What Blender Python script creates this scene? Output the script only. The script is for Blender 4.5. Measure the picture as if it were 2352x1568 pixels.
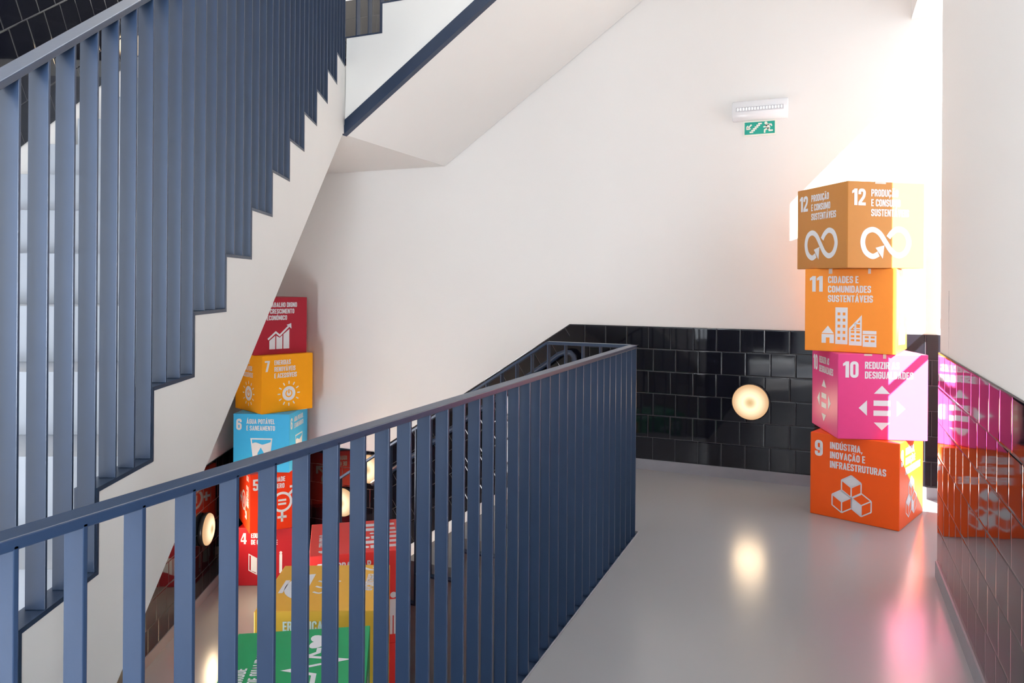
import bpy, bmesh, math, random
from mathutils import Vector, Matrix
from math import sin, cos, pi, radians, sqrt, atan

for _o in list(bpy.data.objects):
    bpy.data.objects.remove(_o)
SC = bpy.context.scene
COL = SC.collection
random.seed(4)

# ------------------------------------------------------------------ camera
cam = bpy.data.cameras.new('camera')
cam.sensor_width = 36.0
cam.lens = 1700.0 / 2352.0 * 36.0
cam.shift_y = -132.0 / 2352.0
cam.clip_start = 0.05
camo = bpy.data.objects.new('camera', cam)
COL.objects.link(camo)
YAW = atan(724.0 / 1700.0)
camo.matrix_world = (Matrix.Translation((0, 0, 1.26)) @ Matrix.Rotation(YAW, 4, 'Z')
                     @ Matrix.Rotation(pi / 2, 4, 'X') @ Matrix.Rotation(0.007, 4, 'Z'))
SC.camera = camo

# ------------------------------------------------------------------ sky, sun, daylight, exposure
world = bpy.data.worlds.new('sky')
SC.world = world
world.use_nodes = True
wn = world.node_tree
bg = wn.nodes['Background']
bg.inputs['Color'].default_value = (0.80, 0.90, 1.0, 1)
bg.inputs['Strength'].default_value = 1.4

SUN_DIR = Vector((-0.777, 1.0, -0.81)).normalized()
sun = bpy.data.lights.new('sun', 'SUN')
sun.energy = 50.0
sun.color = (1.0, 0.95, 0.87)
sun.angle = radians(0.5)
suno = bpy.data.objects.new('sun', sun)
COL.objects.link(suno)
suno.rotation_euler = SUN_DIR.to_track_quat('-Z', 'Y').to_euler()
suno.location = (6, -5, 8)


def daylight(name, loc, aim, sx, sy, energy, color):
    """area light for daylight at an out-of-view opening; some openings are added"""
    l = bpy.data.lights.new(name, 'AREA')
    l.shape = 'RECTANGLE'
    l.size, l.size_y = sx, sy
    l.energy = energy
    l.color = color
    o = bpy.data.objects.new(name, l)
    COL.objects.link(o)
    o.location = loc
    o.rotation_euler = (Vector(aim)).to_track_quat('-Z', 'Y').to_euler()
    return o


DAY = (0.84, 0.92, 1.0)
daylight('fill_lower_door', (-3.27, 1.85, -0.50), (0.30, 0.93, 0.26), 0.9, 1.0, 88, (0.95, 0.96, 1.0))  # fill for the lower left, set at an added door
daylight('daylight_side_window', (0.98, -1.95, 0.85), (-1, 0.25, 0.0), 1.7, 1.45, 720, DAY)
daylight('fill_hall_window', (-2.12, -1.65, 1.25), (0.45, 1, 0.0), 1.4, 2.2, 70, DAY)  # added fill from an invented hall window, brightens the nearest bars
daylight('daylight_recess', (1.5, 4.36, 1.7), (-1, 0, -0.05), 1.2, 2.3, 24, (0.92, 0.96, 1.0))
daylight('fill_rooflight', (-2.3, 3.0, 6.6), (0, 0, -1), 2.2, 2.8, 80, (0.92, 0.96, 1.0))  # invented rooflight, added to brighten the well from above

vs = SC.view_settings
vs.view_transform = 'Standard'
vs.look = 'None'
vs.gamma = 1.0
vs.use_curve_mapping = False
vs.exposure = 0.0
SC.cycles.max_bounces = 10
SC.cycles.diffuse_bounces = 6
SC.cycles.glossy_bounces = 5
SC.cycles.transparent_max_bounces = 12
SC.cycles.sample_clamp_indirect = 6.0
SC.cycles.caustics_reflective = False
SC.cycles.caustics_refractive = False


# ------------------------------------------------------------------ materials
def srgb(r, g, b):
    f = lambda c: (c / 255 / 12.92) if c <= 10.3 else ((c / 255 + 0.055) / 1.055) ** 2.4
    return (f(r), f(g), f(b), 1)


def newmat(name):
    m = bpy.data.materials.new(name)
    m.use_nodes = True
    nt = m.node_tree
    return m, nt, nt.nodes['Principled BSDF']


def simple(name, col, rough=0.5, noise=0.0, nscale=8.0, bump=0.0, bscale=60.0, spec=0.5, metal=0.0):
    m, nt, p = newmat(name)
    p.inputs['Roughness'].default_value = rough
    p.inputs['Metallic'].default_value = metal
    p.inputs['Specular IOR Level'].default_value = spec
    p.inputs['Base Color'].default_value = col
    tc = nt.nodes.new('ShaderNodeTexCoord')
    if noise:
        n = nt.nodes.new('ShaderNodeTexNoise')
        n.inputs['Scale'].default_value = nscale
        n.inputs['Detail'].default_value = 5
        nt.links.new(tc.outputs['Object'], n.inputs['Vector'])
        mix = nt.nodes.new('ShaderNodeMix')
        mix.data_type = 'RGBA'
        mix.inputs['A'].default_value = tuple(c * (1 - noise) for c in col[:3]) + (1,)
        mix.inputs['B'].default_value = tuple(min(1, c * (1 + noise)) for c in col[:3]) + (1,)
        nt.links.new(n.outputs['Fac'], mix.inputs['Factor'])
        nt.links.new(mix.outputs['Result'], p.inputs['Base Color'])
    if bump:
        n2 = nt.nodes.new('ShaderNodeTexNoise')
        n2.inputs['Scale'].default_value = bscale
        n2.inputs['Detail'].default_value = 3
        nt.links.new(tc.outputs['Object'], n2.inputs['Vector'])
        b = nt.nodes.new('ShaderNodeBump')
        b.inputs['Strength'].default_value = bump
        b.inputs['Distance'].default_value = 0.002
        nt.links.new(n2.outputs['Fac'], b.inputs['Height'])
        nt.links.new(b.outputs['Normal'], p.inputs['Normal'])
    return m


def mth(nt, op, a, b=None):
    n = nt.nodes.new('ShaderNodeMath')
    n.operation = op
    for i, v in enumerate((a, b)):
        if v is None:
            continue
        if isinstance(v, (int, float)):
            n.inputs[i].default_value = v
        else:
            nt.links.new(v, n.inputs[i])
    return n.outputs[0]


def tile_material(name, base, grout, gw=0.0035, tilt=0.012):
    """glossy square tiles in running bond, laid along the mesh's metre UVs; every tile sits a hair out of true"""
    m, nt, p = newmat(name)
    T = 0.151
    uv = nt.nodes.new('ShaderNodeUVMap')
    uv.uv_map = 'metres'
    sp = nt.nodes.new('ShaderNodeSeparateXYZ')
    nt.links.new(uv.outputs[0], sp.inputs[0])
    v = mth(nt, 'DIVIDE', sp.outputs[1], T)
    row = mth(nt, 'FLOOR', v)
    odd = mth(nt, 'FLOORED_MODULO', row, 2.0)
    u = mth(nt, 'ADD', mth(nt, 'DIVIDE', sp.outputs[0], T), mth(nt, 'MULTIPLY', odd, 0.23))
    colm = mth(nt, 'FLOOR', u)
    fu = mth(nt, 'SUBTRACT', u, colm)
    fv = mth(nt, 'SUBTRACT', v, row)
    eu = mth(nt, 'MINIMUM', fu, mth(nt, 'SUBTRACT', 1.0, fu))
    ev = mth(nt, 'MINIMUM', fv, mth(nt, 'SUBTRACT', 1.0, fv))
    e = mth(nt, 'MINIMUM', eu, ev)
    isg = mth(nt, 'LESS_THAN', e, gw / T / 2)
    cb = nt.nodes.new('ShaderNodeCombineXYZ')
    nt.links.new(colm, cb.inputs[0])
    nt.links.new(row, cb.inputs[1])
    wno = nt.nodes.new('ShaderNodeTexWhiteNoise')
    wno.noise_dimensions = '3D'
    nt.links.new(cb.outputs[0], wno.inputs['Vector'])
    vm = nt.nodes.new('ShaderNodeVectorMath')
    vm.operation = 'SUBTRACT'
    nt.links.new(wno.outputs['Color'], vm.inputs[0])
    vm.inputs[1].default_value = (0.5, 0.5, 0.5)
    sc = nt.nodes.new('ShaderNodeVectorMath')
    sc.operation = 'SCALE'
    sc.inputs['Scale'].default_value = tilt
    nt.links.new(vm.outputs[0], sc.inputs[0])
    # a soft pillowed edge and slight waviness in the glaze
    mr = nt.nodes.new('ShaderNodeMapRange')
    mr.interpolation_type = 'SMOOTHSTEP'
    mr.inputs['From Min'].default_value = 0.0
    mr.inputs['From Max'].default_value = 0.05
    nt.links.new(e, mr.inputs['Value'])
    tc = nt.nodes.new('ShaderNodeTexCoord')
    wave = nt.nodes.new('ShaderNodeTexNoise')
    wave.inputs['Scale'].default_value = 9
    wave.inputs['Detail'].default_value = 1
    nt.links.new(tc.outputs['Object'], wave.inputs['Vector'])
    hgt = mth(nt, 'ADD', mr.outputs[0], mth(nt, 'MULTIPLY', wave.outputs['Fac'], 0.35))
    bp = nt.nodes.new('ShaderNodeBump')
    bp.inputs['Strength'].default_value = 0.35
    bp.inputs['Distance'].default_value = 0.0016
    nt.links.new(hgt, bp.inputs['Height'])
    ad = nt.nodes.new('ShaderNodeVectorMath')
    ad.operation = 'ADD'
    nt.links.new(bp.outputs[0], ad.inputs[0])
    nt.links.new(sc.outputs[0], ad.inputs[1])
    nm = nt.nodes.new('ShaderNodeVectorMath')
    nm.operation = 'NORMALIZE'
    nt.links.new(ad.outputs[0], nm.inputs[0])
    nt.links.new(nm.outputs[0], p.inputs['Normal'])
    mix = nt.nodes.new('ShaderNodeMix')
    mix.data_type = 'RGBA'
    mix.inputs['A'].default_value = base
    mix.inputs['B'].default_value = grout
    nt.links.new(isg, mix.inputs['Factor'])
    nt.links.new(mix.outputs['Result'], p.inputs['Base Color'])
    nt.links.new(mth(nt, 'ADD', mth(nt, 'MULTIPLY', isg, 0.5), 0.05), p.inputs['Roughness'])
    p.inputs['IOR'].default_value = 1.5
    return m


def glass_material(name):
    m, nt, p = newmat(name)
    nt.nodes.remove(p)
    tr = nt.nodes.new('ShaderNodeBsdfTransparent')
    gl = nt.nodes.new('ShaderNodeBsdfGlossy')
    gl.inputs['Roughness'].default_value = 0.02
    mx = nt.nodes.new('ShaderNodeMixShader')
    mx.inputs[0].default_value = 0.05
    nt.links.new(tr.outputs[0], mx.inputs[1])
    nt.links.new(gl.outputs[0], mx.inputs[2])
    nt.links.new(mx.outputs[0], nt.nodes['Material Output'].inputs['Surface'])
    return m


def floor_material(name, col):
    m, nt, p = newmat(name)
    tc = nt.nodes.new('ShaderNodeTexCoord')
    n = nt.nodes.new('ShaderNodeTexNoise')
    n.inputs['Scale'].default_value = 1.2
    n.inputs['Detail'].default_value = 2
    nt.links.new(tc.outputs['Object'], n.inputs['Vector'])
    cr = nt.nodes.new('ShaderNodeValToRGB')
    cr.color_ramp.elements[0].position = 0.15
    cr.color_ramp.elements[0].color = tuple(c * 0.97 for c in col[:3]) + (1,)
    cr.color_ramp.elements[1].position = 0.95
    cr.color_ramp.elements[1].color = tuple(c * 1.03 for c in col[:3]) + (1,)
    nt.links.new(n.outputs['Fac'], cr.inputs[0])
    nt.links.new(cr.outputs[0], p.inputs['Base Color'])
    p.inputs['Roughness'].default_value = 0.21
    return m


def diffuser_material(name, strength):
    """warm opal diffuser: a ring of lamps behind it glows, its hub is dimmer"""
    m, nt, p = newmat(name)
    nt.nodes.remove(p)
    tc = nt.nodes.new('ShaderNodeTexCoord')
    sp = nt.nodes.new('ShaderNodeSeparateXYZ')
    nt.links.new(tc.outputs['Object'], sp.inputs[0])
    r = mth(nt, 'SQRT', mth(nt, 'ADD', mth(nt, 'POWER', mth(nt, 'ABSOLUTE', sp.outputs[0]), 2.0),
                             mth(nt, 'POWER', mth(nt, 'ABSOLUTE', sp.outputs[2]), 2.0)))
    r = mth(nt, 'DIVIDE', r, 0.112)
    cr = nt.nodes.new('ShaderNodeValToRGB')
    el = cr.color_ramp.elements
    el[0].position = 0.0
    el[0].color = (0.80, 0.52, 0.24, 1)
    el[1].position = 1.0
    el[1].color = (0.80, 0.47, 0.24, 1)
    a = el.new(0.16)
    a.color = (0.92, 0.66, 0.36, 1)
    a = el.new(0.40)
    a.color = (1.5, 1.2, 0.78, 1)
    a = el.new(0.62)
    a.color = (1.3, 0.98, 0.62, 1)
    a = el.new(0.86)
    a.color = (0.90, 0.60, 0.34, 1)
    nt.links.new(r, cr.inputs[0])
    em = nt.nodes.new('ShaderNodeEmission')
    em.inputs['Strength'].default_value = strength
    nt.links.new(cr.outputs[0], em.inputs['Color'])
    nt.links.new(em.outputs[0], nt.nodes['Material Output'].inputs['Surface'])
    return m


def emit(name, col, s):
    m, nt, p = newmat(name)
    p.inputs['Base Color'].default_value = col
    p.inputs['Emission Color'].default_value = col
    p.inputs['Emission Strength'].default_value = s
    return m


M = {
    'plaster': simple('white_plaster', (0.80, 0.785, 0.765, 1), 0.75, noise=0.015, nscale=2.5, bump=0.12, bscale=90, spec=0.25),
    'white': simple('white_paint', (0.78, 0.765, 0.74, 1), 0.6, noise=0.01, bump=0.08, bscale=40, spec=0.3),
    'tile': tile_material('black_glazed_tile', (0.006, 0.0065, 0.011, 1), (0.05, 0.05, 0.056, 1), gw=0.0026),
    'skirting': simple('grey_skirting', (0.27, 0.27, 0.30, 1), 0.45, noise=0.1, nscale=12),
    'floor': floor_material('polished_grey_concrete', (0.30, 0.30, 0.315)),
    'step': simple('pale_concrete', (0.34, 0.36, 0.40, 1), 0.5, noise=0.05, nscale=6),
    'steel': simple('blue_grey_painted_steel', srgb(32, 48, 72), 0.36, noise=0.12, nscale=14, bump=0.06, bscale=70),
    'dark_frame': simple('dark_window_frame', srgb(60, 62, 68), 0.4),
    'glass': glass_material('window_glass'),
    'lamp_glow': diffuser_material('warm_opal_diffuser', 1.0),
    'lamp_body': simple('dark_lamp_housing', (0.02, 0.02, 0.022, 1), 0.35),
    'print': simple('white_print', (0.74, 0.76, 0.80, 1), 0.5, spec=0.3),
    'tape': simple('clear_parcel_tape', (0.62, 0.52, 0.44, 1), 0.25),
    'sign_white': simple('photoluminescent_white', (0.82, 0.82, 0.74, 1), 0.5),
    'sign_green': simple('sign_green', srgb(0, 158, 138), 0.45),
    'clear_plastic': simple('frosted_plastic', (0.82, 0.83, 0.86, 1), 0.25),
    'reflector': simple('grey_reflector', (0.55, 0.56, 0.60, 1), 0.4),
    'led': emit('lit_led', (1, 1, 0.95, 1), 1.6),
    'outside': simple('sun_blocker_grey', (0.5, 0.5, 0.48, 1), 0.8),
}

BOXCOL = {1: (222, 62, 58), 2: (226, 172, 66), 3: (30, 156, 98), 4: (176, 30, 40), 5: (240, 60, 24), 6: (60, 180, 236),
          7: (247, 166, 24), 8: (168, 34, 52), 9: (240, 92, 26), 10: (224, 72, 138), 11: (246, 150, 52), 12: (192, 130, 66)}
for k_, c_ in BOXCOL.items():
    M[k_] = simple('printed_card_%d' % k_, srgb(*c_), 0.42, noise=0.03, nscale=30, bump=0.05, bscale=50, spec=0.22)


# ------------------------------------------------------------------ mesh helpers
def link(name, bm, mats, parent=None, smooth=False, bevel=0.0):
    me = bpy.data.meshes.new(name)
    bm.normal_update()
    bm.to_mesh(me)
    bm.free()
    for m in (mats if isinstance(mats, (list, tuple)) else [mats]):
        me.materials.append(m)
    if smooth:
        for p in me.polygons:
            p.use_smooth = True
    o = bpy.data.objects.new(name, me)
    COL.objects.link(o)
    if parent is not None:
        o.parent = parent
    if bevel:
        b = o.modifiers.new('bevel', 'BEVEL')
        b.width = bevel
        b.segments = 2
        b.limit_method = 'ANGLE'
    return o


def tag(o, label, cat, group=None):
    o['label'] = label
    o['category'] = cat
    if group:
        o['group'] = group
    return o


def empty(name, loc, label, cat, group=None, rot=0.0):
    o = bpy.data.objects.new(name, None)
    o.empty_display_size = 0.1
    COL.objects.link(o)
    o.location = loc
    o.rotation_euler = (0, 0, rot)
    tag(o, label, cat, group)
    return o


def structure(o):
    o['kind'] = 'structure'
    return o


def face(bm, pts, mi=0):
    f = bm.faces.new([bm.verts.new(p) for p in pts])
    f.material_index = mi
    return f


def hexa(bm, p, mi=0):
    """p: 8 points, bottom ring 0-3 then top ring 4-7"""
    v = [bm.verts.new(q) for q in p]
    for idx in ((3, 2, 1, 0), (4, 5, 6, 7), (0, 1, 5, 4), (1, 2, 6, 5), (2, 3, 7, 6), (3, 0, 4, 7)):
        f = bm.faces.new([v[i] for i in idx])
        f.material_index = mi


def box(bm, x0, y0, z0, x1, y1, z1, mi=0):
    hexa(bm, [(x0, y0, z0), (x1, y0, z0), (x1, y1, z0), (x0, y1, z0), (x0, y0, z1), (x1, y0, z1), (x1, y1, z1), (x0, y1, z1)], mi)


def prism(bm, poly, ext, mi=0):
    """extrude a planar polygon (3-D points) by the vector ext"""
    ext = Vector(ext)
    a = [bm.verts.new(p) for p in poly]
    b = [bm.verts.new(Vector(p) + ext) for p in poly]
    n = len(a)
    fs = [bm.faces.new(a), bm.faces.new(list(reversed(b)))]
    for i in range(n):
        fs.append(bm.faces.new([a[(i + 1) % n], a[i], b[i], b[(i + 1) % n]]))
    for f in fs:
        f.material_index = mi
    return fs


def fix(bm):
    bmesh.ops.recalc_face_normals(bm, faces=bm.faces)
    return bm


def tile_panel(name, pts, ext, origin, udir, vdir, parent):
    """tiled dado: a slab with metre UVs measured along udir / vdir from origin"""
    bm = bmesh.new()
    prism(bm, pts, ext)
    fix(bm)
    uvl = bm.loops.layers.uv.new('metres')
    o, u, v = Vector(origin), Vector(udir).normalized(), Vector(vdir).normalized()
    for f in bm.faces:
        for l in f.loops:
            d = l.vert.co - o
            l[uvl].uv = (d.dot(u), d.dot(v))
    return structure(link(name, bm, M['tile'], parent))


# ------------------------------------------------------------------ plan of the stairwell
H0, LOW, MID, UPP = 0.0, -1.067, 2.58, 3.65        # corridor, lower landing, half landing, floor above
XW, XR = 0.454, -0.885                             # right wall face, edge of the corridor at the railing
YB, YR = 5.025, 3.737                              # back wall face, front of the flights along the back wall
TOP = 6.3
CN = Vector((-2.703, YR, 0))                       # inner corner of the well
D = Vector((-0.438, 0.899, 0)).normalized()        # direction the long flight climbs
N = Vector((D.y, -D.x, 0))                         # towards the well
WL = 1.173                                         # width of the long flight
up = Vector((0, 0, 1))


def A(u, off, z):
    p = CN + D * u - N * off
    return Vector((p.x, p.y, z))


UC = (YB - (CN.y - N.y * WL)) / D.y               # left wall meets back wall
UE = -4.3
LE = A(UE, WL, 0)

# --- walls
bm = bmesh.new()
box(bm, -4.95, YB, -1.3, 1.0, YB + 0.18, TOP)
wall_back = structure(link('wall_back', bm, M['plaster']))

bm = bmesh.new()
UD0, UD1, ZD = -1.95, -0.95, 0.06                                   # made-up glazed door below the long flight, added to light the lower left
for u0, u1, z0, z1 in ((UD1, UC + 0.1, -1.3, TOP), (UE, UD0, -1.3, TOP), (UD0, UD1, ZD, TOP), (UD0, UD1, -1.3, LOW)):
    prism(bm, [A(u0, WL, z0), A(u1, WL, z0), A(u1, WL, z1), A(u0, WL, z1)], -N * 0.18)
fix(bm)
wall_left = structure(link('wall_left', bm, M['plaster']))

bm = bmesh.new()
for y0, y1, z0, z1 in ((-3.2, -2.4, -1.3, TOP), (-0.9, LE.y + 0.05, -1.3, TOP), (-2.4, -0.9, -1.3, 0.1), (-2.4, -0.9, 2.45, TOP)):
    box(bm, LE.x - 0.18, y0, z0, LE.x, y1, z1)
wall_hall = structure(link('wall_hall', bm, M['plaster']))

bm = bmesh.new()   # right wall, 37 cm thick, with the window recess at its far end
box(bm, XW, -1.0, -1.3, XW + 0.37, 3.69, TOP)
box(bm, XW, -3.2, -1.3, XW + 0.37, -2.9, TOP)
box(bm, XW, -2.9, -1.3, XW + 0.37, -1.0, 0.05)
box(bm, XW, -2.9, 1.65, XW + 0.37, -1.0, TOP)
box(bm, XW, 3.69, 2.865, XW + 0.37, YB, TOP)
m_, nt_, p_ = newmat('white_plaster_with_crack')
p_.inputs['Roughness'].default_value = 0.7
p_.inputs['Specular IOR Level'].default_value = 0.3
tc_ = nt_.nodes.new('ShaderNodeTexCoord')
sp_ = nt_.nodes.new('ShaderNodeSeparateXYZ')
nt_.links.new(tc_.outputs['Object'], sp_.inputs[0])
nz_ = nt_.nodes.new('ShaderNodeTexNoise')
nz_.inputs['Scale'].default_value = 22
nt_.links.new(tc_.outputs['Object'], nz_.inputs['Vector'])
yy_ = mth(nt_, 'ADD', mth(nt_, 'SUBTRACT', sp_.outputs[1], 3.452), mth(nt_, 'MULTIPLY', mth(nt_, 'SUBTRACT', nz_.outputs['Fac'], 0.5), 0.03))
wd_ = mth(nt_, 'MULTIPLY', mth(nt_, 'ABSOLUTE', mth(nt_, 'SUBTRACT', sp_.outputs[2], 0.93)), 0.022)
cr_ = mth(nt_, 'MULTIPLY', mth(nt_, 'LESS_THAN', mth(nt_, 'ABSOLUTE', yy_), wd_), mth(nt_, 'LESS_THAN', sp_.outputs[2], 1.245))
mx_ = nt_.nodes.new('ShaderNodeMix')
mx_.data_type = 'RGBA'
mx_.inputs['A'].default_value = (0.78, 0.76, 0.745, 1)
mx_.inputs['B'].default_value = (0.42, 0.42, 0.44, 1)
nt_.links.new(cr_, mx_.inputs['Factor'])
nt_.links.new(mx_.outputs['Result'], p_.inputs['Base Color'])
wall_right = structure(link('wall_right', bm, m_))

bm = bmesh.new()   # rear wall, behind the viewer: a glazed door and a window
Yr = -3.2
for x0, z0, x1, z1 in ((LE.x - 0.18, -1.3, XW + 0.37, 0.0), (LE.x - 0.18, 3.0, XW + 0.37, TOP), (0.40, 0, XW + 0.37, 3.0), (-0.55, 2.4, 0.40, 3.0),
                       (-0.68, 0, -0.55, 3.0), (-1.82, 0, -0.68, 1.1), (LE.x - 0.18, 0, -1.82, 3.0)):
    box(bm, x0, Yr - 0.25, z0, x1, Yr, z1)
structure(link('wall_rear', bm, M['plaster']))


def window(name, axis, c, a0, a1, z0, z1, vbars, hbars, t=0.05, w=0.05):
    """frame with mullions at vbars and transoms at hbars, plus its pane"""
    bm = bmesh.new()
    def bar(p0, q0, p1, q1):
        if axis == 'X':
            box(bm, c - t / 2, p0, q0, c + t / 2, p1, q1)
        else:
            box(bm, p0, c - t / 2, q0, p1, c + t / 2, q1)
    bar(a0, z0, a1, z0 + w)
    bar(a0, z1 - w, a1, z1)
    bar(a0, z0 + w, a0 + w, z1 - w)
    bar(a1 - w, z0 + w, a1, z1 - w)
    for v, b in vbars:
        bar(v - b / 2, z0 + w, v + b / 2, z1 - w)
    for h, b in hbars:
        bar(a0 + w, h - b / 2, a1 - w, h + b / 2)
    o = structure(link(name, bm, M['dark_frame']))
    bm = bmesh.new()
    if axis == 'X':
        box(bm, c - 0.004, a0 + 0.01, z0 + 0.01, c + 0.004, a1 - 0.01, z1 - 0.01)
    else:
        box(bm, a0 + 0.01, c - 0.004, z0 + 0.01, a1 - 0.01, c + 0.004, z1 - 0.01)
    structure(link('pane', bm, M['glass'], o))
    return o


window('window_1', 'X', 0.90, 3.45, 5.12, 0.0, 3.12, [(4.60, 0.045)], [(1.338, 0.03)], t=0.03, w=0.045)
window('window_3', 'X', 0.78, -2.9, -1.0, 0.05, 1.65, [(-1.95, 0.05)], [], t=0.05, w=0.05)
bm = bmesh.new()
for u0, u1, z0, z1 in ((UD0, UD0 + 0.06, LOW, ZD), (UD1 - 0.06, UD1, LOW, ZD), (UD0 + 0.06, UD1 - 0.06, ZD - 0.06, ZD), (UD0 + 0.06, UD1 - 0.06, LOW, LOW + 0.08),
                       (-1.48, -1.42, LOW + 0.08, ZD - 0.06)):
    prism(bm, [A(u0, WL + 0.06, z0), A(u1, WL + 0.06, z0), A(u1, WL + 0.06, z1), A(u0, WL + 0.06, z1)], -N * 0.05)
fix(bm)
added_door_2 = structure(link('added_door_2', bm, M['dark_frame']))
bm = bmesh.new()
prism(bm, [A(UD0 + 0.03, WL + 0.08, LOW + 0.04), A(UD1 - 0.03, WL + 0.08, LOW + 0.04), A(UD1 - 0.03, WL + 0.08, ZD - 0.03), A(UD0 + 0.03, WL + 0.08, ZD - 0.03)], -N * 0.008)
fix(bm)
structure(link('pane', bm, M['glass'], added_door_2))
window('added_window_4', 'X', -2.0, -2.4, -0.9, 0.1, 2.45, [(-1.65, 0.05)], [(1.1, 0.05)], t=0.05, w=0.05)  # window added out of view so light falls off along the bars
window('door_1', 'Y', -3.26, -0.55, 0.40, 0.0, 2.4, [(-0.075, 0.06)], [(1.0, 0.06)])
window('window_2', 'Y', -3.26, -1.82, -0.68, 1.1, 3.0, [(-1.25, 0.05)], [(2.2, 0.05)])

bm = bmesh.new()   # unseen sloping blocker added beyond the window, cuts off the low sun
prism(bm, [(0.95, 2.4, -0.6), (0.95, 5.3, -0.6), (0.95, 4.703, 0.0), (0.95, 3.511, 1.011), (0.95, 2.4, 1.953)], (0.12, 0, 0))
fix(bm)
structure(link('sun_blocker', bm, M['outside']))

# --- floors and slabs
bm = bmesh.new()
box(bm, XR + 0.005, -3.2, -0.30, XW, 3.70, H0)                      # corridor
box(bm, -1.69, 3.74, -0.30, XW, YB, H0)                             # landing at the back wall
box(bm, XR + 0.005, 3.70, -0.30, XW, 3.74, H0)
box(bm, XW, 3.69, -0.30, XW + 0.44, YB, H0)                         # floor of the window recess
structure(link('floor', bm, M['floor']))

bm = bmesh.new()
pts = [(LE.x, -3.2, -1.25), (XR + 0.005, -3.2, -1.25), (XR + 0.005, 0.006, -1.25), tuple(A(-3.45, 0, -1.25)), tuple(A(-3.45, WL, -1.25)), tuple(A(UE, WL, -1.25))]
prism(bm, pts, (0, 0, 1.25))
fix(bm)
structure(link('floor_hall', bm, M['floor']))

bm = bmesh.new()
box(bm, -4.9, -0.5, LOW - 0.2, XW, YB, LOW)
structure(link('floor_lower', bm, M['floor']))

bm = bmesh.new()   # wall under the corridor edge, down to the lower floor
box(bm, XR + 0.06, -0.2, LOW, XR + 0.16, 3.80, -0.30)
structure(link('wall_under', bm, M['plaster']))

bm = bmesh.new()   # slab of the floor above
box(bm, XR, -3.2, 3.35, XW, YB, UPP)
box(bm, LE.x, -3.2, 3.35, XR, -0.6, UPP)
box(bm, -1.10, YR, 3.35, XR, YB, UPP)
structure(link('ceiling', bm, M['plaster']))

bm = bmesh.new()
X0, X1, Y0, Y1 = -3.4, -1.2, 1.6, 4.4  # roof opening made for the added rooflight
box(bm, -5.0, -3.4, TOP, 1.0, Y0, TOP + 0.2)
box(bm, -5.0, Y1, TOP, 1.0, YB + 0.2, TOP + 0.2)
box(bm, -5.0, Y0, TOP, X0, Y1, TOP + 0.2)
box(bm, X1, Y0, TOP, 1.0, Y1, TOP + 0.2)
structure(link('ceiling_roof', bm, M['plaster']))

# --- tiled dados and skirtings
S, T7 = 0.907, 0.07                                                # six rows of tiles over a skirting
e = 0.007
X = Vector((1, 0, 0))
tile_panel('tile_dado', [(-1.688, YB, T7), (1.0, YB, T7), (1.0, YB, T7 + S), (-1.688, YB, T7 + S)], (0, -e, 0), (-1.0865, YB, T7), (1, 0, 0), (0, 0, 1), wall_back)
SL = 0.655
cs = Vector((1, 0, SL)).normalized()
cp = Vector((-SL, 0, 1)).normalized()
zk = -1.642 * SL
tile_panel('tile_dado', [(-3.33, YB, T7 + zk), (-1.688, YB, T7), (-1.688, YB, T7 + S), (-3.33, YB, T7 + S + zk)], (0, -e, 0), (-1.688, YB, T7), cs, cp, wall_back)
tile_panel('tile_dado', [(-4.64, YB, LOW + T7), (-3.33, YB, LOW + T7), (-3.33, YB, LOW + T7 + S), (-4.64, YB, LOW + T7 + S)], (0, -e, 0), (-3.33, YB, LOW + T7), (1, 0, 0), (0, 0, 1), wall_back)
tile_panel('tile_dado', [(-4.64, YB, MID + T7), (-2.75, YB, MID + T7), (-2.75, YB, MID + T7 + S), (-4.64, YB, MID + T7 + S)], (0, -e, 0), (-3.33, YB, MID + T7), (1, 0, 0), (0, 0, 1), wall_back)
zn = lambda u: 0.478 + 0.657 * (u + 3.207)
ua, ub = -3.74, -0.10
la = (D + up * 0.657).normalized()
lb = (up - D * 0.657).normalized()
tile_panel('tile_dado', [A(ua, WL, zn(ua) + T7), A(ub, WL, zn(ub) + T7), A(ub, WL, zn(ub) + T7 + S), A(ua, WL, zn(ua) + T7 + S)], N * e, A(ua, WL, zn(ua) + T7), la, lb, wall_left)
tile_panel('tile_dado', [A(ub, WL, MID + T7), A(UC, WL, MID + T7), A(UC, WL, MID + T7 + S), A(ub, WL, MID + T7 + S)], N * e, A(ub, WL, MID + T7), D, up, wall_left)
tile_panel('tile_dado', [A(UD1, WL, LOW + T7), A(UC, WL, LOW + T7), A(UC, WL, LOW + T7 + S), A(UD1, WL, LOW + T7 + S)], N * e, A(UC, WL, LOW + T7), D, up, wall_left)
tile_panel('tile_dado', [(XW, -1.0, T7), (XW, 3.69, T7), (XW, 3.69, T7 + S), (XW, -1.0, T7 + S)], (-e, 0, 0), (XW, 3.69, T7), (0, 1, 0), (0, 0, 1), wall_right)

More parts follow.
